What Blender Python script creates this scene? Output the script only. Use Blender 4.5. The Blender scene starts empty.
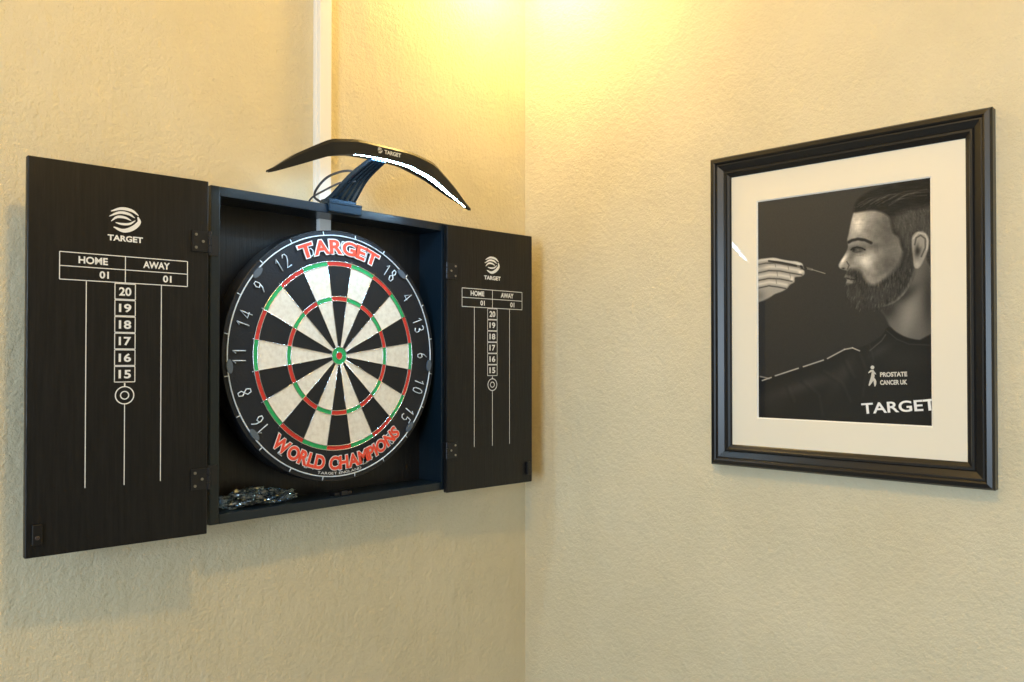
import bpy, bmesh, math, random
import numpy as np
from mathutils import Vector, Matrix, noise as mnoise
random.seed(3)
sc = bpy.context.scene
sc.view_settings.view_transform = 'Standard'
ZC = 1.72

# ------------------------------------------------------------------ helpers
def mat(name, col, rough=0.5, metal=0.0, coat=0.0, bump=None, emis=None, spec=None, var=None, coat_r=0.05):
    m = bpy.data.materials.new(name); m.use_nodes = True
    nt = m.node_tree; b = nt.nodes['Principled BSDF']
    b.inputs['Base Color'].default_value = col
    b.inputs['Roughness'].default_value = rough
    b.inputs['Metallic'].default_value = metal
    b.inputs['Coat Weight'].default_value = coat
    b.inputs['Coat Roughness'].default_value = coat_r
    if spec is not None: b.inputs['Specular IOR Level'].default_value = spec
    if emis:
        b.inputs['Emission Color'].default_value = emis[0]; b.inputs['Emission Strength'].default_value = emis[1]
    tc = nt.nodes.new('ShaderNodeTexCoord')
    def noise(scale, vec=None, detail=4, rough_=0.6):
        mp = nt.nodes.new('ShaderNodeMapping'); nt.links.new(tc.outputs['Object'], mp.inputs[0])
        mp.inputs['Scale'].default_value = vec or (1, 1, 1)
        n = nt.nodes.new('ShaderNodeTexNoise'); n.inputs['Scale'].default_value = scale
        n.inputs['Detail'].default_value = detail; n.inputs['Roughness'].default_value = rough_
        nt.links.new(mp.outputs[0], n.inputs['Vector']); return n
    if bump:
        prev = None
        for (scale, strength, dist, vec) in bump:
            n = noise(scale, vec)
            bp = nt.nodes.new('ShaderNodeBump'); bp.inputs['Strength'].default_value = strength
            bp.inputs['Distance'].default_value = dist
            nt.links.new(n.outputs['Fac'], bp.inputs['Height'])
            if prev: nt.links.new(prev.outputs[0], bp.inputs['Normal'])
            prev = bp
        nt.links.new(prev.outputs[0], b.inputs['Normal'])
    if var:
        scale, vec, c2, lo, hi = var
        n = noise(scale, vec)
        r = nt.nodes.new('ShaderNodeValToRGB')
        r.color_ramp.elements[0].position = lo; r.color_ramp.elements[0].color = col
        r.color_ramp.elements[1].position = hi; r.color_ramp.elements[1].color = c2
        nt.links.new(n.outputs['Fac'], r.inputs[0]); nt.links.new(r.outputs[0], b.inputs['Base Color'])
    return m

class MB:
    def __init__(s): s.v = []; s.f = []; s.m = []
    def add(s, v, f, m=0):
        o = len(s.v); s.v += [tuple(p) for p in v]
        s.f += [tuple(i+o for i in q) for q in f]; s.m += [m]*len(f)
    def box(s, x0, x1, y0, y1, z0, z1, m=0):
        v = [(x, y, z) for x in (x0, x1) for y in (y0, y1) for z in (z0, z1)]
        s.add(v, [(0,1,3,2),(4,6,7,5),(0,4,5,1),(2,3,7,6),(0,2,6,4),(1,5,7,3)], m)
    def tube(s, pts, r, n=8, closed=False, m=0):
        pts = [Vector(p) for p in pts]; N = len(pts); rings = []
        up = None
        for i, p in enumerate(pts):
            a = pts[(i-1) % N] if (closed or i > 0) else p
            b = pts[(i+1) % N] if (closed or i < N-1) else p
            t = (b-a).normalized()
            if up is None:
                up = Vector((0, 1, 0)) if abs(t.y) < 0.9 else Vector((1, 0, 0))
            u = (up - t*up.dot(t)).normalized(); up = u
            w = t.cross(u)
            rr = r[i] if isinstance(r, (list, tuple)) else r
            rings.append([p + (u*math.cos(2*math.pi*k/n) + w*math.sin(2*math.pi*k/n))*rr for k in range(n)])
        v = [q for R in rings for q in R]; f = []
        for i in range(N if closed else N-1):
            j = (i+1) % N
            for k in range(n):
                f.append((i*n+k, i*n+(k+1) % n, j*n+(k+1) % n, j*n+k))
        if not closed:
            f.append(tuple(range(n))[::-1]); f.append(tuple((N-1)*n+k for k in range(n)))
        s.add(v, f, m)
    def cyl(s, c, r, y0, y1, n=24, m=0):
        v = []
        for y in (y0, y1):
            v += [(c[0]+r*math.cos(2*math.pi*k/n), y, c[1]+r*math.sin(2*math.pi*k/n)) for k in range(n)]
        f = [(k, (k+1) % n, n+(k+1) % n, n+k) for k in range(n)] + [tuple(range(n))[::-1], tuple(range(n, 2*n))]
        s.add(v, f, m)
    def obj(s, name, mats, parent=None, loc=(0,0,0), rotz=0, bevel=0, smooth=False, seg=2):
        me = bpy.data.meshes.new(name); me.from_pydata(s.v, [], s.f); me.update()
        for k in mats: me.materials.append(k)
        me.polygons.foreach_set('material_index', s.m)
        if smooth: me.polygons.foreach_set('use_smooth', [True]*len(s.f))
        if bevel or smooth:
            bm = bmesh.new(); bm.from_mesh(me)
            bmesh.ops.recalc_face_normals(bm, faces=bm.faces)
            bm.to_mesh(me); bm.free()
        o = bpy.data.objects.new(name, me); sc.collection.objects.link(o)
        o.location = loc; o.rotation_euler[2] = rotz
        if parent: o.parent = parent
        if bevel:
            md = o.modifiers.new('bev', 'BEVEL'); md.width = bevel; md.segments = seg; md.limit_method = 'ANGLE'
        return o

def empty(name, loc=(0,0,0), rotz=0):
    e = bpy.data.objects.new(name, None); e.location = loc; e.rotation_euler[2] = rotz
    e.empty_display_size = 0.05; sc.collection.objects.link(e); return e

def glyphs(body, h, w=None, offset=0.0, base=None):
    cu = bpy.data.curves.new('t', 'FONT'); cu.body = body; cu.size = 1; cu.offset = offset
    cu.resolution_u = 6
    ob = bpy.data.objects.new('t', cu); sc.collection.objects.link(ob)
    bpy.context.view_layer.update()
    dg = bpy.context.evaluated_depsgraph_get()
    me = bpy.data.meshes.new_from_object(ob.evaluated_get(dg))
    v = np.array([p.co[:2] for p in me.vertices]); f = [tuple(p.vertices) for p in me.polygons]
    bpy.data.objects.remove(ob); bpy.data.curves.remove(cu); bpy.data.meshes.remove(me)
    x0, y0 = v.min(0); x1, y1 = v.max(0)
    if base is not None: x0, y0, x1, y1 = base
    sy = h/(y1-y0); sx = sy if w is None else w/(x1-x0)
    vv = np.stack([(v[:,0]-(x0+x1)/2)*sx, (v[:,1]-(y0+y1)/2)*sy], 1)
    return vv, f, (x1-x0)*sx, (x0, y0, x1, y1)

def put_text(mb, body, cx, cz, y, h, w=None, offset=0.01, m=0, rot=0, clip=None):
    v, f, ww, _ = glyphs(body, h, w, offset)
    c, s = math.cos(rot), math.sin(rot)
    P = [(cx + a*c - b*s, y, cz + a*s + b*c) for a, b in v]
    if clip is not None: P = [(min(p[0], clip), p[1], p[2]) for p in P]
    mb.add(P, f, m)
def quad_line(mb, x0, z0, x1, z1, t, y, m=0):
    d = Vector((x1-x0, z1-z0)); n = Vector((-d.y, d.x)).normalized()*t/2
    mb.add([(x0-n.x, y, z0-n.y), (x1-n.x, y, z1-n.y), (x1+n.x, y, z1+n.y), (x0+n.x, y, z0+n.y)], [(0,1,2,3)], m)
def ring(mb, cx, cz, r0, r1, y, n=40, m=0):
    v = []
    for k in range(n):
        a = 2*math.pi*k/n
        v += [(cx+r0*math.cos(a), y, cz+r0*math.sin(a)), (cx+r1*math.cos(a), y, cz+r1*math.sin(a))]
    mb.add(v, [(2*k, 2*k+1, (2*k+3) % (2*n), (2*k+2) % (2*n)) for k in range(n)], m)
def catmull(P, n=8):
    P = [Vector(p) for p in P]; out = []
    Q = [P[0]*2-P[1]] + P + [P[-1]*2-P[-2]]
    for i in range(1, len(Q)-2):
        for k in range(n):
            t = k/n
            out.append(0.5*((2*Q[i]) + (Q[i+1]-Q[i-1])*t + (2*Q[i-1]-5*Q[i]+4*Q[i+1]-Q[i+2])*t*t + (3*Q[i]-Q[i-1]-3*Q[i+1]+Q[i+2])*t**3))
    out.append(P[-1]); return out
def blade(mb, P, wmax, y, m=0):
    C = catmull([Vector((p[0], p[1], 0)) for p in P], 6); N = len(C)
    v = []
    for i, p in enumerate(C):
        t = (C[min(i+1, N-1)]-C[max(i-1, 0)]).normalized(); n = Vector((-t.y, t.x, 0))
        w = wmax*(math.sin(math.pi*(0.04+0.92*i/(N-1)))**0.7)/2
        a = p+n*w; b = p-n*w
        v += [(a.x, y, a.y), (b.x, y, b.y)]
    mb.add(v, [(2*i, 2*i+1, 2*i+3, 2*i+2) for i in range(N-1)], m)
def logo(mb, cx, cz, W, H, y, m=0):
    for P, w in (([(-.45,.34),(-.12,.50),(.22,.46),(.44,.28)], .13), ([(-.5,.12),(-.18,.32),(.12,.30),(.32,.16)], .12),
                 ([(-.44,-.08),(-.25,.12),(0,.13),(.20,.03)], .11), ([(-.36,-.32),(-.05,-.44),(.25,-.30),(.46,-.02),(.42,.22)], .19),
                 ([(-.3,-.12),(-.1,-.16),(.15,-.12),(.34,.05)], .10)):
        blade(mb, [(cx+p[0]*W, cz+p[1]*H) for p in P], w*H, y, m)

# ------------------------------------------------------------------ materials
m_wall = mat('painted_plaster', (0.78, 0.70, 0.50, 1), 0.6, bump=[(4, 0.4, 0.03, (1, 1, .6)), (24, 0.4, 0.008, (1, 1, .45)), (110, 0.7, 0.0042, None), (300, 0.7, 0.0019, None)],
             var=(3, None, (0.72, 0.64, 0.44, 1), 0.35, 0.7))
m_wall2 = mat('painted_plaster_tan', (0.32, 0.26, 0.165, 1), 0.7)
m_ceil = mat('ceiling_paint', (0.66, 0.60, 0.46, 1), 0.7, bump=[(60, 0.2, 0.003, None)])
m_floor = mat('carpet', (0.12, 0.09, 0.065, 1), 0.9, bump=[(300, 0.5, 0.004, None)])
m_trunk = mat('white_pvc', (0.93, 0.93, 0.91, 1), 0.3)
grain = [(22, 0.45, 0.0012, (14, 14, 0.7)), (90, 0.3, 0.0006, (10, 10, 0.5))]
m_black = mat('black_woodgrain', (0.0038, 0.0038, 0.0042, 1), 0.38, spec=0.42, bump=grain,
              var=(16, (14, 14, 0.6), (0.011, 0.0102, 0.0102, 1), 0.4, 0.75))
m_carc = mat('black_laminate', (0.004, 0.011, 0.019, 1), 0.28, bump=[(22, 0.3, 0.0008, (14, 14, 0.7))])
m_chalk = mat('white_print', (0.84, 0.84, 0.82, 1), 0.6)
m_hinge = mat('dark_hinge_metal', (0.05, 0.05, 0.055, 1), 0.35, metal=0.9)
m_screw = mat('screw_metal', (0.45, 0.42, 0.38, 1), 0.3, metal=1)
m_copper = mat('catch_boss', (0.10, 0.08, 0.075, 1), 0.35, metal=0.6)
m_blackpl = mat('black_plastic', (0.007, 0.007, 0.008, 1), 0.34)
sis = [(260, 0.5, 0.0016, None)]
m_sw = mat('sisal_cream', (0.85, 0.81, 0.71, 1), 0.8, bump=sis, var=(110, None, (0.68, 0.62, 0.52, 1), 0.4, 0.8))
m_sb = mat('sisal_black', (0.005, 0.006, 0.008, 1), 0.75, bump=sis)
m_sr = mat('sisal_red', (0.66, 0.035, 0.02, 1), 0.75, bump=sis, var=(110, None, (0.48, 0.03, 0.02, 1), 0.4, 0.8))
m_sg = mat('sisal_green', (0.02, 0.42, 0.13, 1), 0.75, bump=sis, var=(110, None, (0.02, 0.30, 0.09, 1), 0.4, 0.8))
m_sur = mat('board_surround', (0.005, 0.008, 0.015, 1), 0.5, bump=sis)
m_wire = mat('steel_wire', (0.75, 0.77, 0.8, 1), 0.25, metal=1)
m_num = mat('number_wire', (0.76, 0.84, 0.92, 1), 0.4, metal=0.2)
m_red = mat('lettering_red', (0.86, 0.085, 0.045, 1), 0.5)
m_wht = mat('lettering_white', (0.88, 0.88, 0.88, 1), 0.5)
m_grey = mat('lettering_grey', (0.62, 0.60, 0.55, 1), 0.5)
m_frame = mat('black_frame_lacquer', (0.006, 0.006, 0.007, 1), 0.38, coat=0.1, coat_r=0.25)
m_mat = mat('mount_board', (0.90, 0.84, 0.70, 1), 0.6, coat=0.7, coat_r=0.02)
m_bev = mat('mount_bevel', (0.94, 0.93, 0.89, 1), 0.7)
m_led = mat('led_strip', (1, 1, 1, 1), 0.4, emis=((0.42, 0.72, 1.0, 1), 95))

# ------------------------------------------------------------------ room
RX, RY, RH = -3.4, -3.4, 2.72
def wallbox(name, *b, m=m_wall):
    k = MB(); k.box(*b); return k.obj(name, [m])
wallbox('wall_left', RX-0.12, 0.12, 0, 0.12, 0, RH)
wallbox('wall_right', 0, 0.12, RY-0.12, 0, 0, RH)
wallbox('wall_back', RX, 0, RY-0.12, RY, 0, RH, m=m_wall2)
wallbox('floor', RX, 0, RY, 0, -0.1, 0, m=m_floor)
wallbox('ceiling', RX-0.12, 0.12, RY-0.12, 0.12, RH, RH+0.1, m=m_ceil)
wy0, wy1, wz0, wz1 = -2.25, -1.50, 1.20, 2.35
k = MB()
k.box(RX-0.12, RX, RY, wy0, 0, RH); k.box(RX-0.12, RX, wy1, 0, 0, RH)
k.box(RX-0.12, RX, wy0, wy1, 0, wz0); k.box(RX-0.12, RX, wy0, wy1, wz1, RH)
k.obj('wall_far', [m_wall2])
k = MB()
for (a, b, c, d) in ((wy0, wy0+.05, wz0, wz1), (wy1-.05, wy1, wz0, wz1), (wy0+.05, wy1-.05, wz0, wz0+.05), (wy0+.05, wy1-.05, wz1-.05, wz1),
                     ((wy0+wy1)/2-.02, (wy0+wy1)/2+.02, wz0+.05, wz1-.05)):
    k.box(RX-0.09, RX-0.03, a, b, c, d)
k.obj('window_1', [m_trunk])
for nm, bx in (('baseboard_left', (RX, -0.018, -0.018, 0, 0, 0.12)), ('baseboard_right', (-0.018, 0, RY, 0, 0, 0.12))):
    wallbox(nm, *bx, m=m_trunk)

# trunking: base channel with a snap-on lid
k = MB(); k.box(-0.599, -0.570, -0.010, 0, ZC+0.20, RH); k.box(-0.5975, -0.5715, -0.021, -0.010, ZC+0.20, RH)
k.obj('cable_trunking', [m_trunk], bevel=0.0012)

# ------------------------------------------------------------------ cabinet
CX, CZ = -0.584, ZC+0.0115
cab = empty('dartboard_cabinet', (CX, 0, CZ))
W, H, D, T = 0.257, 0.2735, 0.08, 0.016
k = MB()
k.box(-W, -W+T, -D, -.0005, -H, H); k.box(W-T, W, -D, -.0005, -H, H)
k.box(-W+T, W-T, -D, -.0005, H-T, H); k.box(-W+T, W-T, -D, -.0005, -H, -H+T)
k.obj('carcass', [m_carc], cab, bevel=0.0012)
k = MB(); k.box(-W+T, W-T, -0.010, -.002, -H+T, H-T); k.obj('back_panel', [m_black], cab)
k = MB(); k.box(-0.012, 0.026, -0.070, -0.052, -H+T, -H+T+0.006); k.box(0.0, 0.014, -0.074, -0.070, -H+T, -H+T+0.009)
k.obj('magnet_catch', [m_hinge], cab, bevel=0.001)

def door(name, wx, wy, ang, Wd, left):
    d = MB(); zc = -0.004
    d.box(0, Wd, 0, 0.012, -0.2745, 0.2745)
    o = d.obj(name, [m_black], cab, loc=(wx-CX, wy, zc), rotz=ang, bevel=0.0015)
    g = MB(); y = -0.0007; s = Wd/0.248
    off = 0.0075; t = 0.0012
    U = lambda u: (u-.0015)*s
    for z in (0.154, 0.1345, 0.1155): quad_line(g, U(.0414), z-off, U(.217), z-off, t, y)
    for u in (.0414, .1275, .217): quad_line(g, U(u), .154-off, U(u), .1155-off, t, y)
    put_text(g, 'HOME', U(.0845), .1444-off, y, .0105, U(.040), .03)
    put_text(g, 'AWAY', U(.1715), .1444-off, y, .0105, U(.040), .03)
    put_text(g, '01', U(.099), .125-off, y, .0105, U(.0140), .03)
    put_text(g, '01', U(.187), .125-off, y, .0105, U(.0140), .03)
    cz = .1155; ch = .0241
    for i in range(6):
        a = cz-.0015-i*ch; b = a-ch+.0015
        for z in (a, b): quad_line(g, U(.1135), z-off, U(.1415), z-off, t, y)
        for u in (.1135, .1415): quad_line(g, U(u), a-off, U(u), b-off, t, y)
        put_text(g, str(20-i), U(.1275), (a+b)/2-off, y, .0125, U(.0185), .028)
    ring(g, U(.1275), -.0485-off, .0118, .0134, y); ring(g, U(.1275), -.0485-off, .0048, .0064, y)
    quad_line(g, U(.1275), -.0305-off, U(.1275), -.035-off, .002, y)
    quad_line(g, U(.1275), -.062-off, U(.1275), -.179-off, t, y)
    quad_line(g, U(.0755), .1155-off, U(.0755), -.178-off, t, y)
    quad_line(g, U(.1785), .1155-off, U(.1785), -.178-off, t, y)
    put_text(g, 'TARGET', U(.1275), .180-off, y, .0088, U(.050), .035)
    logo(g, U(.1265), .2065-off, U(.044), .034, y)
    g.obj(name+'_score_markings', [m_chalk], o)
    hg = MB()
    for z in (.187-off, -.181-off):
        u0, u1 = (Wd-.026, Wd-.002) if left else (.002, .026)
        hg.box(u0, u1, -.0022, 0, z-.016, z+.016, 0)
        kx = Wd+.001 if left else -.001
        for q in range(3):
            zz = z-.0165+q*.0115
            hg.tube([(kx, -.0015, zz), (kx, -.0015, zz+.0100)], .0032, 10, m=0)
        for (a, b) in ((.25, .010), (.25, -.010), (.7, 0)):
            uu = u0+(u1-u0)*(a if left else 1-a)
            hg.cyl((uu, z+b), .0022, -.0032, -.002, 12, 1)
    hg.obj(name+'_hinges', [m_hinge, m_screw], o)
    cg = MB(); cu = .014 if left else Wd-.014; z = -.243
    cg.box(cu-.006, cu+.006, -.006, 0, z-.014, z+.014, 0)
    cg.cyl((cu, z-.004), .0030, -.0072, -.0055, 16, 1)
    cg.obj(name+'_catch', [m_blackpl, m_copper if left else m_hinge], o, bevel=0.0018)
    return o
door('door_left', -1.108, -0.089, math.radians(-5.55), 0.248, True)
door('door_right', -0.3396, -0.0924, math.radians(-4.56), 0.2404, False)
k = MB()
for z in (.187-.0115, -.181-.0115):
    for x0, x1 in ((-W-.004, -W+.012), (W-.013, W-.001)):
        k.box(x0, x1, -D-.0015, -D, z-.016, z+.016)
k.obj('hinge_leaves', [m_hinge], cab)

# ------------------------------------------------------------------ dartboard
K = 1.022
TH = 0.038
db = empty('dartboard', (CX, -0.0275, CZ))
def pol(r, a, y=0): return (r*math.sin(a), y, r*math.cos(a))
rad = [0, .00635*K, .0159*K, .099*K, .107*K, .162*K, .170*K, .2235*K]
fb = MB(); yF = -TH
for sct in range(20):
    ev = sct % 2 == 0
    for r in range(7):
        if r == 0: mi = 2
        elif r == 1: mi = 3
        elif r in (2, 4): mi = 1 if ev else 0
        elif r in (3, 5): mi = 2 if ev else 3
        else: mi = 4
        n = 6
        for q in range(n):
            a0 = math.radians(-9+18*sct+18*q/n); a1 = math.radians(-9+18*sct+18*(q+1)/n)
            if r == 0: fb.add([pol(0, 0, yF), pol(rad[1], a1, yF), pol(rad[1], a0, yF)], [(0, 1, 2)], mi)
            else: fb.add([pol(rad[r], a0, yF), pol(rad[r], a1, yF), pol(rad[r+1], a1, yF), pol(rad[r+1], a0, yF)], [(0, 1, 2, 3)], mi)
fb.obj('sisal_face', [m_sw, m_sb, m_sr, m_sg, m_sur], db)
rm = MB(); prof = [(.2232*K, -TH), (.2245*K, -TH-.0012), (.2255*K, -TH), (.2258*K, -TH+.003), (.2255*K, -.004), (.222*K, 0), (0.01, 0)]
n = 128; v = []
for i in range(n):
    a = 2*math.pi*i/n
    v += [pol(r, a, y) for r, y in prof]
L = len(prof)
rm.add(v, [(i*L+j, i*L+j+1, ((i+1) % n)*L+j+1, ((i+1) % n)*L+j) for i in range(n) for j in range(L-1)])
rm.obj('rim_band', [mat('rim_black', (0.008, 0.010, 0.014, 1), 0.3)], db, smooth=True)
k = MB(); k.cyl((0, 0), .03, 0, .0165, 24); k.obj('mounting_plate', [m_hinge], db)
wr = MB()
def circ(r, y, n=96): return [pol(r, 2*math.pi*i/n, y) for i in range(n)]
for r, t in ((rad[1], .0007), (rad[2], .0008), (rad[3], .0007), (rad[4], .0007), (rad[5], .0007), (rad[6], .0009)):
    wr.tube(circ(r, yF-.0005), t, 6, True)
for s_ in range(20):
    a = math.radians(9+18*s_); wr.tube([pol(rad[2], a, yF-.0006), pol(rad[6]+.004, a, yF-.0006)], .0006, 6)
wr.obj('spider_wire', [m_wire], db, smooth=True)
DG = {'0': [[(0.1,.25),(.25,0.02),(.5,.0),(.6,.25),(.6,.75),(.45,1),(.25,1),(.1,.75),(.1,.25)]],
 '1': [[(.1,.75),(.35,1),(.35,0)]],
 '2': [[(.08,.8),(.25,1),(.5,.97),(.6,.75),(.5,.5),(.05,0),(.62,0)]],
 '3': [[(.08,.9),(.3,1),(.55,.9),(.55,.65),(.3,.52)],[(.3,.52),(.6,.4),(.6,.12),(.35,0),(.05,.1)]],
 '4': [[(.5,0),(.5,1),(.05,.3),(.65,.3)]],
 '5': [[(.58,1),(.12,1),(.1,.55),(.4,.6),(.6,.4),(.55,.1),(.3,0),(.05,.1)]],
 '6': [[(.5,1),(.2,.7),(.08,.3),(.2,.02),(.45,0),(.6,.25),(.45,.5),(.15,.42)]],
 '7': [[(.05,1),(.6,1),(.25,0)]],
 '8': [[(.35,.53),(.1,.7),(.2,1),(.5,1),(.58,.72),(.35,.53),(.08,.3),(.2,0),(.5,0),(.62,.3),(.35,.53)]],
 '9': [[(.2,0),(.48,.3),(.6,.7),(.45,1),(.2,1),(.08,.72),(.25,.5),(.55,.58)]]}
order = [20,1,18,4,13,6,10,15,2,17,3,19,7,16,8,11,14,9,12,5]
nr = MB(); R0, hN = .184*K, .0235
for i, nmb in enumerate(order):
    a = math.radians(18*i); s_ = str(nmb); cw = .0165; x0 = -cw*len(s_)/2
    for j, ch in enumerate(s_):
        for st in DG[ch]:
            P = []
            for (px, pz) in st:
                lx = x0+cw*j+px*cw*1.05+.0012; lz = R0+pz*hN
                P.append((lx*math.cos(a)+lz*math.sin(a), yF-.0014, -lx*math.sin(a)+lz*math.cos(a)))
            nr.tube(P, .0010, 6)
nr.tube(circ(.2165*K, yF-.0014), .0012, 6, True)
for i in range(20):
    a = math.radians(18*i+9); nr.tube([pol(.2165*K, a, yF-.0014), pol(.2235*K, a, yF-.0004)], .0009, 6)
nr.obj('number_ring', [m_num], db, smooth=True)
cl = MB()
for a in (-50, 42, -128, 130, 95, -95):
    a = math.radians(a)
    c = Vector(pol(.2135*K, a, 0)); tx = Vector((math.cos(a), 0, -math.sin(a))); tr = Vector((math.sin(a), 0, math.cos(a)))
    v = []
    for q in range(16):
        b = 2*math.pi*q/16; p = c+tx*math.cos(b)*.012+tr*math.sin(b)*.0055
        v += [(p.x, yF-.0003, p.z), (p.x*.999, yF-.0035, p.z*.999)]
    cl.add(v, [(2*q, 2*q+1, (2*q+3) % 32, (2*q+2) % 32) for q in range(16)]+[tuple(2*q+1 for q in range(16))])
cl.obj('ring_clips', [mat('clip_plastic', (0.10, 0.13, 0.17, 1), 0.2)], db)
def arc_text(mb, body, rmid, h, halfang, off, y, m, bottom=False, wscale=1.0):
    items = []; tot = 0
    for ch in body:
        if ch == ' ': items.append((None, None, h*.45)); tot += h*.45; continue
        _, _, _, base = glyphs(ch, h, None, 0.0)
        v, f, w, _ = glyphs(ch, h, None, off, base=base)
        items.append((v, f, w*wscale+h*.14)); tot += w*wscale+h*.14
    full = halfang*2*rmid; sx = full/tot; pos = -full/2
    for v, f, w in items:
        ww = w*sx; c = pos+ww/2; pos += ww
        if v is None: continue
        P = []
        for (gx, gz) in v:
            ang = (c+gx*sx*wscale)/rmid
            if not bottom: P.append(pol(rmid+gz, ang, y))
            else: P.append(((rmid-gz)*math.sin(ang), y, -(rmid-gz)*math.cos(ang)))
        mb.add(P, f, m)
lt = MB()
arc_text(lt, 'TARGET', .196*K, .0235, math.radians(25.5), .085, yF-.0028, 1)
arc_text(lt, 'TARGET', .196*K, .0235, math.radians(25.5), .035, yF-.0034, 0)
arc_text(lt, 'WORLD CHAMPIONS', .1925*K, .0225, math.radians(43), .08, yF-.0028, 1, True)
arc_text(lt, 'WORLD CHAMPIONS', .1925*K, .0225, math.radians(43), .04, yF-.0034, 0, True)
arc_text(lt, 'TARGET ENGLAND', .2105*K, .0045, math.radians(13), .0, yF-.0034, 1, True)
lt.obj('lettering', [m_red, m_wht], db)

# ------------------------------------------------------------------ lamp
lamp = empty('dartboard_lamp', (CX, 0, ZC))
def lerp_tab(x, tab):
    for (a, b), (c, d) in zip(tab, tab[1:]):
        if x <= c: return b+(d-b)*(x-a)/(c-a)
    return tab[-1][1]
def smo(x, tab):
    return (lerp_tab(max(0, x-.010), tab)+lerp_tab(x, tab)*2+lerp_tab(min(.2185, x+.010), tab))/4
zt = [(0, .3735), (.06, .3745), (.112, .366), (.17, .333), (.2185, .297)]
ht = [(0, .0215), (.05, .024), (.11, .028), (.17, .020), (.2185, .004)]
dt = [(0, .044), (.11, .040), (.17, .026), (.2185, .006)]
yf = [(0, -.210), (.11, -.205), (.2185, -.188)]
N = 72; v = []; lv = []
for i in range(N+1):
    x = -.2185+.437*i/N; ax = abs(x)
    z = smo(ax, zt); h = smo(ax, ht); d = smo(ax, dt); y0 = smo(ax, yf)
    lip = min(.004, h*.3)
    v += [(x, y0+.08*d, z), (x, y0, z-.2*h), (x, y0+.03*d, z-h), (x, y0+.14*d, z-h), (x, y0+.17*d, z-h+lip), (x, y0+.95*d, z-h+lip*.9), (x, y0+d, z-.5*h), (x, y0+.8*d, z-.05*h)]
    lv += [(x, y0+.24*d, z-h+lip-.0004), (x, y0+.58*d, z-h+lip-.0004)]
k = MB(); n = 8
k.add(v, [(i*n+j, i*n+(j+1) % n, (i+1)*n+(j+1) % n, (i+1)*n+j) for i in range(N) for j in range(n)]+[tuple(range(n))[::-1], tuple(N*n+j for j in range(n))])
k.obj('arched_bar', [m_blackpl], lamp)
k = MB(); k.add(lv, [(2*i, 2*i+1, 2*i+3, 2*i+2) for i in range(2, N-2)]); k.obj('led_strip', [m_led], lamp)
k = MB(); put_text(k, 'TARGET', .008, .3615, -.2116, .0072, .036, .03)
logo(k, -.020, .3618, .010, .009, -.2116); k.obj('lamp_print', [m_chalk], lamp)
m_rib = mat('lamp_rib', (0.03, 0.055, 0.085, 1), 0.22, metal=0.6)
k = MB()
for i in range(5):
    f_ = (i-2)/2
    P = [(f_*.026-.002, -.062, .2935), (f_*.024, -.078, .303), (f_*.017, -.125, .334), (f_*.013, -.182, .356)]
    C = catmull(P, 6); v = []
    for j, p in enumerate(C):
        tt = j/(len(C)-1); w = .0032*(1-.3*tt); hh = .010*(1-.3*tt)
        v += [(p.x-w, p.y, p.z+hh*.4), (p.x+w, p.y, p.z+hh*.4), (p.x+w, p.y-.001, p.z-hh*.6), (p.x-w, p.y-.001, p.z-hh*.6)]
    M_ = len(C)
    k.add(v, [(a*4+b, a*4+(b+1) % 4, (a+1)*4+(b+1) % 4, (a+1)*4+b) for a in range(M_-1) for b in range(4)]+[(3,2,1,0), tuple((M_-1)*4+b for b in range(4))])
k.obj('arm_ribs', [m_rib], lamp)
k = MB(); k.box(-.036, .036, -.0875, -.030, .2855, .2915); k.box(-.036, .036, -.0865, -.0805, .272, .2915)
k.box(-.030, .030, -.078, -.048, .2905, .299)
k.obj('mounting_bracket', [m_rib], lamp, bevel=0.002)
k = MB(); k.tube(catmull([(.0, -.13, .336), (-.018, -.115, .343), (-.036, -.085, .335), (-.043, -.06, .318), (-.034, -.035, .305), (-.014, -.028, .298), (-.002, -.026, .2885)], 8), .0022, 8)
k.tube(catmull([(-.004, -.12, .326), (-.024, -.10, .322), (-.04, -.07, .309), (-.046, -.045, .300), (-.045, -.028, .2895)], 8), .0018, 8)
k.obj('power_cable', [mat('cable_rubber', (0.06, 0.06, 0.065, 1), 0.4)], lamp, smooth=True)

# ------------------------------------------------------------------ plastic packet of spares
def crumple(name, parent, c, s, seed, m):
    bm = bmesh.new(); bmesh.ops.create_icosphere(bm, subdivisions=4, radius=1)
    for q in bm.verts:
        p = q.co.copy()
        f1 = mnoise.noise(p*1.7+Vector((seed, 0, 0))); f2 = abs(mnoise.noise(p*3.2+Vector((0, seed, 0))))
        f3 = abs(mnoise.noise(p*6+Vector((0, 0, seed))))
        q.co = p*(0.95+.35*f1-.5*f2-.3*f3)
        q.co = Vector((c[0]+q.co.x*s[0], c[1]+q.co.y*s[1], max(c[2]-s[2]*.75, .0006, c[2]+q.co.z*s[2])))
    me = bpy.data.meshes.new(name); bm.to_mesh(me); bm.free(); me.materials.append(m)
    o = bpy.data.objects.new(name, me); sc.collection.objects.link(o); o.parent = parent; return o
m_bag = bpy.data.materials.new('clear_plastic'); m_bag.use_nodes = True; nt = m_bag.node_tree
for nn in list(nt.nodes):
    if nn.type == 'BSDF_PRINCIPLED': nt.nodes.remove(nn)
tr = nt.nodes.new('ShaderNodeBsdfTransparent'); tr.inputs[0].default_value = (.93, .95, .97, 1)
gl = nt.nodes.new('ShaderNodeBsdfGlossy'); gl.inputs['Roughness'].default_value = .10; gl.inputs[0].default_value = (.75, .88, 1, 1)
mx = nt.nodes.new('ShaderNodeMixShader'); fn = nt.nodes.new('ShaderNodeLayerWeight'); fn.inputs[0].default_value = .55
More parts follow.
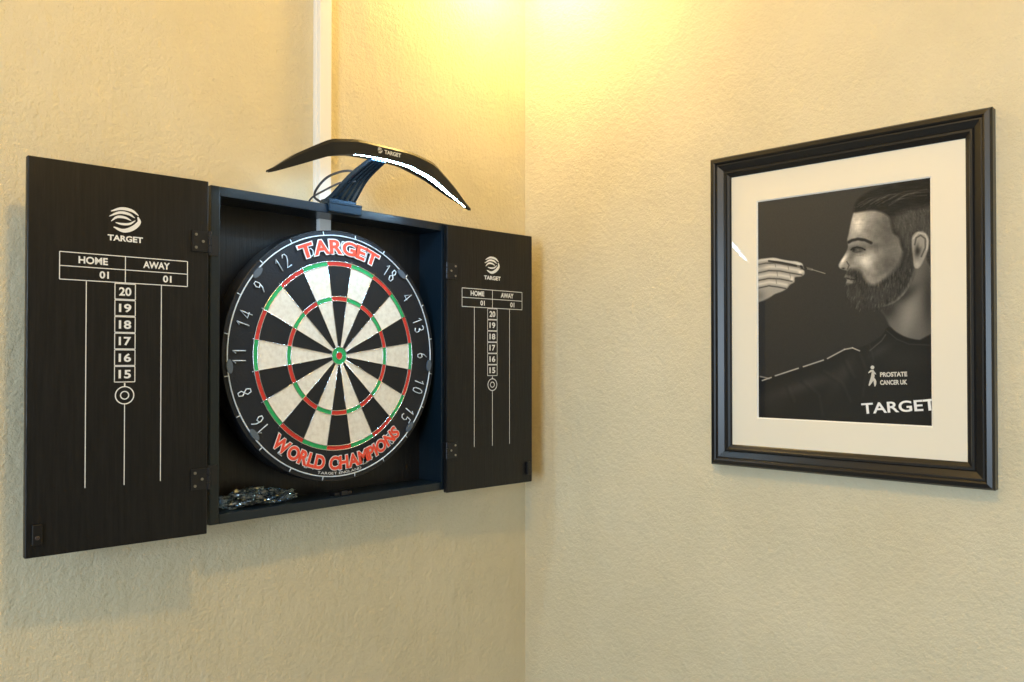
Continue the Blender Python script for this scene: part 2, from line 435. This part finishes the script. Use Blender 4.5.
nt.links.new(fn.outputs['Fresnel'], mx.inputs[0]); nt.links.new(tr.outputs[0], mx.inputs[1]); nt.links.new(gl.outputs[0], mx.inputs[2])
nt.links.new(mx.outputs[0], nt.nodes['Material Output'].inputs[0])
bag = empty('plastic_packet', (-0.740, -0.048, ZC-0.2455))
for i, (c, s) in enumerate((((-.034, 0, .0125), (.046, .024, .016)), ((.028, -.004, .012), (.050, .024, .015)), ((-.005, .004, .020), (.036, .020, .013)))):
    crumple('film_%d' % (i+1), bag, c, s, 3.1*i+1, m_bag)
k = MB()
m_part = mat('dart_barrels', (0.30, 0.34, 0.38, 1), 0.25, metal=0.9)
for i in range(5):
    x = -.058+.024*i; k.tube([(x, -.010+.004*(i % 2), .007), (x+.014, -.006, .010), (x+.034, .004, .014)], [.0028, .0036, .002], 8)
k.obj('contents', [m_part], bag, smooth=True)

# ------------------------------------------------------------------ framed photograph
fr = empty('framed_photograph', (0, -0.760, ZC+0.100), math.radians(-90))
FW, FH = 0.247, 0.3010
prof = [(0, -.0005), (0, -.019), (.003, -.024), (.010, -.0255), (.0125, -.024), (.0140, -.0215), (.0165, -.0215), (.027, -.0165), (.0290, -.0185), (.0325, -.0185), (.0345, -.0160), (.0385, -.0135), (.0405, -.0115), (.0405, -.006), (.0405, -.0005)]
k = MB(); v = []
for (w, y) in prof:
    a, b = FW-w, FH-w
    v += [(-a, y, -b), (a, y, -b), (a, y, b), (-a, y, b)]
k.add(v, [(i*4+j, i*4+(j+1) % 4, (i+1)*4+(j+1) % 4, (i+1)*4+j) for i in range(len(prof)-1) for j in range(4)])
k.obj('moulding', [m_frame], fr)
AW, AH = 0.1525, 0.2055
k = MB(); yM = -.0095; bw = .0022
o_ = (.2075, .2615)
def rectring(a, b, c, d, y0, y1, m):
    k.add([(-a, y0, -b), (a, y0, -b), (a, y0, b), (-a, y0, b), (-c, y1, -d), (c, y1, -d), (c, y1, d), (-c, y1, d)],
          [(j, (j+1) % 4, 4+(j+1) % 4, 4+j) for j in range(4)], m)
rectring(o_[0], o_[1], AW+bw, AH+bw, yM, yM, 0); rectring(AW+bw, AH+bw, AW, AH, yM, yM+.002, 1)
k.obj('mount', [m_mat, m_bev], fr)
# ---- printed portrait: tone values held per vertex on a fine flat mesh
NX, NY = 400, 540
A, B = np.meshgrid(np.linspace(0, 1, NX), np.linspace(0, 1, NY))
wgt = (1-A)*1.556+A*1.348
X = ((1-A)*757*1.556+A*930*1.348)/wgt
fx = (X-757)/173
Y = (203-25*fx)+B*((418+10*fx)-(203-25*fx))
def unit(x, y):
    a = (x-757)*1.556/((x-757)*1.556+(930-x)*1.348); f = (x-757)/173
    t = 203-25*f; b = (y-t)/(418+10*f-t)
    return (a-.5)*2*AW, (.5-b)*2*AH
rs = np.random.RandomState(5)
def seg_d(x0, y0, x1, y1):
    dx, dy = x1-x0, y1-y0; L2 = dx*dx+dy*dy+1e-9
    t = np.clip(((X-x0)*dx+(Y-y0)*dy)/L2, 0, 1)
    return np.hypot(X-x0-t*dx, Y-y0-t*dy)
def pmask(P, soft=0.8, sm=True):
    if sm:
        Q = []
        n = len(P)
        for i in range(n):
            p0, p1, p2, p3 = [np.array(P[(i+j-1) % n], float) for j in range(4)]
            for t in (0, .33, .66):
                Q.append(.5*((2*p1)+(p2-p0)*t+(2*p0-5*p1+4*p2-p3)*t*t+(3*p1-p0-3*p2+p3)*t**3))
        P = Q
    ins = np.zeros(X.shape, bool); d = np.full(X.shape, 1e9)
    for i in range(len(P)):
        x0, y0 = P[i]; x1, y1 = P[(i+1) % len(P)]
        d = np.minimum(d, seg_d(x0, y0, x1, y1))
        c = ((y0 > Y) != (y1 > Y)) & (X < (x1-x0)*(Y-y0)/((y1-y0) if y1 != y0 else 1e-9)+x0)
        ins ^= c
    sd = np.where(ins, d, -d)
    return np.clip(.5+sd/(2*soft), 0, 1)
IMG = 56+8*np.clip((240-Y)/60, -2, 1)-6*(X-757)/173
def lay(mask, val, alpha=1):
    global IMG
    m = mask*alpha; IMG = IMG*(1-m)+val*m
def blob(cx, cy, rx, ry, ang, val, alpha, clip=1):
    c, s = math.cos(math.radians(ang)), math.sin(math.radians(ang))
    u = ((X-cx)*c+(Y-cy)*s)/rx; w = (-(X-cx)*s+(Y-cy)*c)/ry
    lay(np.exp(-(u*u+w*w))*clip, val, alpha)
def stroke(P, w, val, alpha=1, soft=.6, clip=1):
    d = np.full(X.shape, 1e9)
    for a, b in zip(P, P[1:]): d = np.minimum(d, seg_d(*a, *b))
    lay(np.clip((w/2-d)/soft+.5, 0, 1)*clip, val, alpha)
def blur(a, n, ax):
    k_ = np.ones(n)/n; return np.apply_along_axis(lambda r: np.convolve(r, k_, 'same'), ax, a)
def fibre(n0, n1):
    f = blur(blur(rs.rand(NY, NX), n0, 0), n1, 1); return (f-f.mean())/f.std()
fib, fih, mot = fibre(13, 3), fibre(3, 15), fibre(9, 9)
# neck
neck = pmask([(893,280),(914,262),(936,255),(936,345),(912,341),(897,336),(889,329),(884,318),(878,305)], 1.2)
lay(neck, 98)
blob(907, 316, 9, 24, 15, 150, .65, neck); blob(928, 300, 7, 34, 0, 40, .75, neck); blob(886, 311, 8, 10, 20, 34, .85, neck)
blob(903, 296, 16, 6, -35, 40, .8, neck)
# head
head = pmask([(857,206),(853.5,212),(851,220),(849,229),(847.5,236),(846.3,241),(847,246),(846.6,250),(843.5,256),(840,261.5),(837.6,266),(838.6,269.3),(842,270.8),(845.4,272),(845.2,275),(843.8,278),(845.8,281),(844.8,285),(846.8,288.5),(845.4,294),(847,300),(853,305),(863,308),(877,309),(893,304),(906,291),(914,270),(922,240),(912,205),(885,200)], .7)
lay(head, 140)
blob(857, 224, 7, 13, 12, 244, .92, head); blob(870, 216, 12, 5, -10, 185, .5, head)
blob(888, 232, 15, 22, 0, 84, .85, head); blob(864, 262, 8, 6.5, 30, 244, .92, head); blob(873, 257, 9, 4.5, 20, 185, .6, head)
blob(890, 264, 13, 12, 15, 82, .85, head); blob(842.5, 261, 2.2, 6, 32, 250, .95, head)
blob(857, 250.5, 8, 4.2, 0, 52, .88, head); blob(850.5, 257, 2.6, 6, 20, 96, .65, head)
blob(872, 247, 7, 4, 0, 88, .6, head); blob(853, 273.5, 6, 4, 0, 74, .6, head); blob(858, 268, 3, 5, -30, 105, .5, head)
blob(881, 272, 5, 9, 45, 74, .5, head)
stroke([(847.5,243.5),(851,241.5),(857,240.2),(864,241.2),(870,244)], 2.8, 22, .9, 1.4, head)
stroke([(850,251),(852,249.2),(856,248.2),(861,249.3),(864,251)], 1.3, 14, .95, .7, head)
stroke([(851.5,252.6),(855,253.6),(860,252.8)], .8, 55, .7, .7, head)
blob(852.6, 250.8, 1.5, 1.6, 0, 10, 1, head); blob(857, 251.1, 1.6, .9, 0, 140, .6, head)
stroke([(852,255.5),(857,257),(862,256)], .9, 105, .45, .9, head)
stroke([(845.8,263),(848,266.5),(846.5,270)], 1.2, 56, .75, .9, head); blob(842.3, 269.7, 1.8, 1.0, 0, 30, .9, head)
for yy in (216, 221, 226): stroke([(853, yy), (860, yy-.6), (868, yy+.4)], .7, 170, .35, .8, head)
IMG = IMG*(1+.05*mot*head)
# beard
beard = pmask([(845.5,272.8),(850,270.6),(856,271.2),(861,275),(864,281),(870,286),(878,284),(888,276),(896,268),(901,257),(903,244),(912,242),(915,256),(913,272),(908,286),(898,299),(884,308),(868,311),(855,308.5),(847,302),(844.6,295),(845.6,290),(845.6,285.6),(851,283.4),(851,279.4),(845.2,278)], 2.4)
lay(beard, 38+9*fib, .92)
blob(876, 295, 16, 7, -25, 72, .45, beard); blob(856, 295, 5, 9, 0, 74, .45, beard); blob(905, 262, 5, 14, 0, 56, .4, beard)
def rb():
    while True:
        x, y = rs.uniform(844, 914), rs.uniform(268, 310)
        i = int(np.argmin(np.abs(X[NY//2]-x))); j = int(np.argmin(np.abs(Y[:, i]-y)))
        if beard[j, i] > .3: return x, y
for _ in range(190):
    x, y = rb(); dx = -.35+(x-870)/160
    stroke([(x, y), (x+dx*1.5, y+1.7), (x+dx*3, y+3)], .7, rs.uniform(8, 125), .45, .7)
for i in range(40):
    x = 847+i*1.15; y = 300.5+8*math.sin((i/40)*2.4); stroke([(x, y), (x-.8, y+2+rs.rand()*2)], .8, 30+rs.rand()*40, .6, .7)
stroke([(845,279.2),(849,280.4),(853,280.8)], 1.2, 30, .9, .8, head)
stroke([(846.2,283),(850.5,283.6)], 2.0, 138, .7, .9, head); stroke([(845.4,277),(849,277.4)], 1.2, 125, .5, .8, head)
# hair
hair = pmask([(853,213.5),(853.5,208),(857,201),(864,195),(873,190.5),(885,186.5),(899,183),(915,180),(940,174),(940,268),(926,262),(924,240),(914,236),(911,250),(905,254),(900,248),(898,239),(892,234),(890,225),(888,218),(880,213),(870,211.5),(860,213)], 1.5)
lay(hair, 24+6*fih, 1)
side = pmask([(890,222),(902,212),(925,207),(940,206),(940,264),(927,262),(924,240),(914,236),(911,250),(905,252),(899,238)], 4)
lay(side, 84+9*fib, .75)
for i in range(46):
    t = i/46; x0 = 856+t*40+rs.randn()*1.5; y0 = 210-t*10+rs.randn()*2
    stroke([(x0, y0), (x0+10, y0-6), (x0+24, y0-9.5), (x0+38, y0-10.5)], .8, 125 if i % 3 == 0 else 10, .4, .9, hair)
for i in range(70):
    x0 = rs.uniform(893, 934); y0 = rs.uniform(210, 258); stroke([(x0, y0), (x0+1.4, y0+2.6)], .7, rs.uniform(35, 120), .4, .7, side)
# ear
ear = pmask([(910.5,241),(913,235),(918,232.5),(924,234),(927.5,240),(927,250),(923.5,259),(919.5,267),(915.5,270),(912.5,267),(911.5,256)], .8)
lay(ear, 155); stroke([(913.5,246),(915,239),(919.5,236.5),(924,240),(924,249),(920,258)], 1.5, 70, .8, 1, ear)
stroke([(912,240),(917,234),(924,235.5),(926.5,242),(925.5,251)], 1.2, 210, .6, .9, ear)
blob(916.5, 252, 3.2, 6.5, 10, 28, .9, ear); blob(916, 266, 2.6, 3, 0, 190, .6, ear); blob(919, 246, 1.5, 4, 15, 165, .6, ear)
# shirt
shirt = pmask([(752,384),(775,377),(800,369),(825,361),(843,350.5),(856,349),(868,345),(880,337),(887,328),(894,333),(905,339),(918,341.5),(940,340),(940,440),(752,440)], .9)
lay(shirt, 18)
blob(905, 360, 25, 13, 0, 38, .6, shirt); blob(800, 387, 45, 7, -18, 66, .6, shirt); blob(842, 374, 7, 24, 30, 52, .6, shirt)
blob(770, 405, 18, 12, 0, 38, .5, shirt); blob(878, 352, 14, 5, -30, 62, .5, shirt)
for P in ([(820,372),(838,384),(846,402)], [(856,356),(862,372),(858,396)], [(800,382),(815,396),(818,416)], [(785,388),(790,402)], [(842,362),(850,378)]):
    stroke(P, 2.2, 10, .4, 4, shirt); stroke([(x+3, y) for x, y in P], 1.6, 66, .35, 3.5, shirt)
stroke([(886,329),(895,337),(907,342),(932,344)], 3, 10, .9, 1, shirt); stroke([(885,332),(895,340.5),(907,345.5),(932,347)], .8, 66, .6, .8, shirt)
stroke([(868,346),(872,360),(866,384)], 1.2, 60, .4, 1.6, shirt)
for a, b in (((761,381),(770,378)), ((774,376.4),(797,369)), ((802,367.5),(822,361)), ((826,359.5),(843,350.5)), ((843,350.5),(851,349)), ((851,349),(858,352))):
    stroke([a, b], 1.2, 200, .85, .7)
stroke([(759,377),(768,379)], 1.4, 170, .7, .8)
stroke([(868,352),(880,342),(884,336)], 1.0, 110, .6, 1)
# hand with dart
wrist = pmask([(752,288),(764,284),(774,290),(768,299),(752,303)], 1); lay(wrist, 138)
hand = pmask([(752,264),(758,260.5),(765,259.5),(773,258.8),(781,260.6),(789,262),(796,262.6),(801.5,265),(802,268.5),(799,270),(803,271.5),(803.5,275),(800,277.6),(794,278.4),(793.5,283),(789,285.8),(786,289.5),(781,292.5),(774,295),(767,298.5),(752,301)], .7)
lay(hand, 165)
F = ([(756,266),(765,264.2),(775,264),(786,266),(800,268.5)], [(757,274),(768,271.6),(779,272),(789,274),(801,276)], [(757,281.6),(768,279.4),(779,280),(791,282.4)], [(758,289),(768,286.8),(777,288),(785,289.6)])
for P in F:
    stroke([(x+.5, y-3.8) for x, y in P], 2.6, 236, .7, 2.4, hand); stroke(P, 1.2, 46, .8, .9, hand)
for x, y in ((774,266),(787,268.5),(776,275),(789,277.5),(775,282.5)): stroke([(x, y-2.5), (x+.8, y+2)], .8, 95, .55, .8, hand)
for x, y in ((797.5,266),(799,273.3),(791,280.4)): blob(x, y, 2, 1.3, 10, 250, .8, hand)
blob(755, 297, 9, 6, 0, 85, .7, hand); blob(760, 268, 5, 6, 0, 130, .4, hand)
stroke([(768,262),(780,263.5),(790,265.5),(803,268.4)], 1.8, 30, .9, .8)
stroke([(797,267),(811,270.6)], 2.2, 108, .95, .7); stroke([(800,267.3),(801,268.6)], 2.2, 30, .8, .5); stroke([(804,268.3),(805,269.6)], 2.2, 30, .8, .5)
stroke([(811,270.6),(824,274.6)], .9, 160, .8, .6)
IMG = np.clip(IMG+rs.randn(NY, NX)*2.5, 4, 252)
lin = (IMG/255.0)**2.25
col = np.stack([lin*1.0, lin*.95, lin*.86, np.ones_like(lin)], -1)
px = (A-.5)*2*(AW+.001); pz = (.5-B)*2*(AH+.001); yA = yM+.0022
verts = np.stack([px, np.full_like(px, yA), pz], -1).reshape(-1, 3)
idx = np.arange(NX*NY).reshape(NY, NX)
faces = np.stack([idx[:-1,:-1], idx[1:,:-1], idx[1:,1:], idx[:-1,1:]], -1).reshape(-1, 4)
me = bpy.data.meshes.new('portrait_print'); me.from_pydata(verts.tolist(), [], faces.tolist()); me.update()
at = me.color_attributes.new('print', 'FLOAT_COLOR', 'POINT'); at.data.foreach_set('color', col.reshape(-1).astype(np.float32))
mp = mat('portrait_ink', (0.1, 0.1, 0.1, 1), 0.6, coat=0.6, coat_r=0.015, spec=.25)
an = mp.node_tree.nodes.new('ShaderNodeAttribute'); an.attribute_name = 'print'
mp.node_tree.links.new(an.outputs['Color'], mp.node_tree.nodes['Principled BSDF'].inputs['Base Color'])
me.materials.append(mp)
o = bpy.data.objects.new('portrait_print', me); sc.collection.objects.link(o); o.parent = fr
k = MB(); yt = yA-.0004
def ptxt(s_, x, y, h, w, rot, off, clip=None, m=0):
    u, z = unit(x, y); put_text(k, s_, u, z, yt, h, w, off, rot=math.radians(rot), clip=clip, m=m)
ptxt('TARGET', 896, 408.5, .0190, .120, 5.5, .02, clip=AW)
ptxt('PROSTATE', 892, 376, .0082, .044, 2, .04, m=1)
ptxt('CANCER UK', 892, 384, .0082, .044, 2, .04, m=1)
u, z = unit(871, 377)
ring(k, u, z+.014, 0, .0032, yt, 16, 1)
blade(k, [(u-.007, z+.004), (u-.001, z+.008), (u+.006, z+.002)], .0035, yt, 1)
blade(k, [(u+.001, z+.010), (u, z-.004), (u-.006, z-.018)], .006, yt, 1)
blade(k, [(u, z-.002), (u+.004, z-.010), (u+.004, z-.019)], .0045, yt, 1)
k.obj('printed_lettering', [m_wht, m_grey], fr)

# ------------------------------------------------------------------ ceiling fittings + lights
WARM = (1.0, 0.62, 0.16)
def fitting(loc, power, r, col):
    e = empty('ceiling_downlight', (loc[0], loc[1], RH))
    k = MB(); v = []; pr = [(.035, -.002), (.040, -.006), (.052, -.005), (.055, 0)]
    for i in range(32):
        a = 2*math.pi*i/32; v += [(p*math.cos(a), p*math.sin(a), z) for p, z in pr]
    k.add(v, [(i*4+j, i*4+j+1, ((i+1) % 32)*4+j+1, ((i+1) % 32)*4+j) for i in range(32) for j in range(3)])
    k.obj('bezel', [m_trunk], e, smooth=True)
    l = bpy.data.lights.new('lamp', 'POINT'); l.energy = power; l.shadow_soft_size = r; l.color = col
    o = bpy.data.objects.new('lamp_bulb', l); sc.collection.objects.link(o); o.parent = e; o.location = (0, 0, -.09)
fitting((-0.165, -0.155), 6.5, .03, (1.0, 0.68, 0.22))
fitting((-1.10, -1.00), 18, .04, WARM)
l = bpy.data.lights.new('daylight', 'AREA'); l.shape = 'RECTANGLE'; l.size = 1.05; l.size_y = 0.65; l.energy = 66; l.color = (0.66, 0.83, 1.0)
o = bpy.data.objects.new('window_daylight', l); sc.collection.objects.link(o)
o.location = (RX-0.02, (wy0+wy1)/2, (wz0+wz1)/2); o.rotation_euler = (0, math.radians(-90), 0)
w = bpy.data.worlds.new('World'); sc.world = w; w.use_nodes = True
w.node_tree.nodes['Background'].inputs[0].default_value = (0.6, 0.8, 1, 1); w.node_tree.nodes['Background'].inputs[1].default_value = 0.6

# ------------------------------------------------------------------ camera
cam = bpy.data.cameras.new('camera'); cam.sensor_width = 36; cam.lens = 817/1024*36; cam.clip_start = .02
cam.shift_y = 10.5/1024
co = bpy.data.objects.new('camera', cam); sc.collection.objects.link(co); sc.camera = co
co.location = (-1.468, -1.328, ZC)
co.rotation_euler = (math.radians(90+0.735), 0, math.radians(43.05-90))
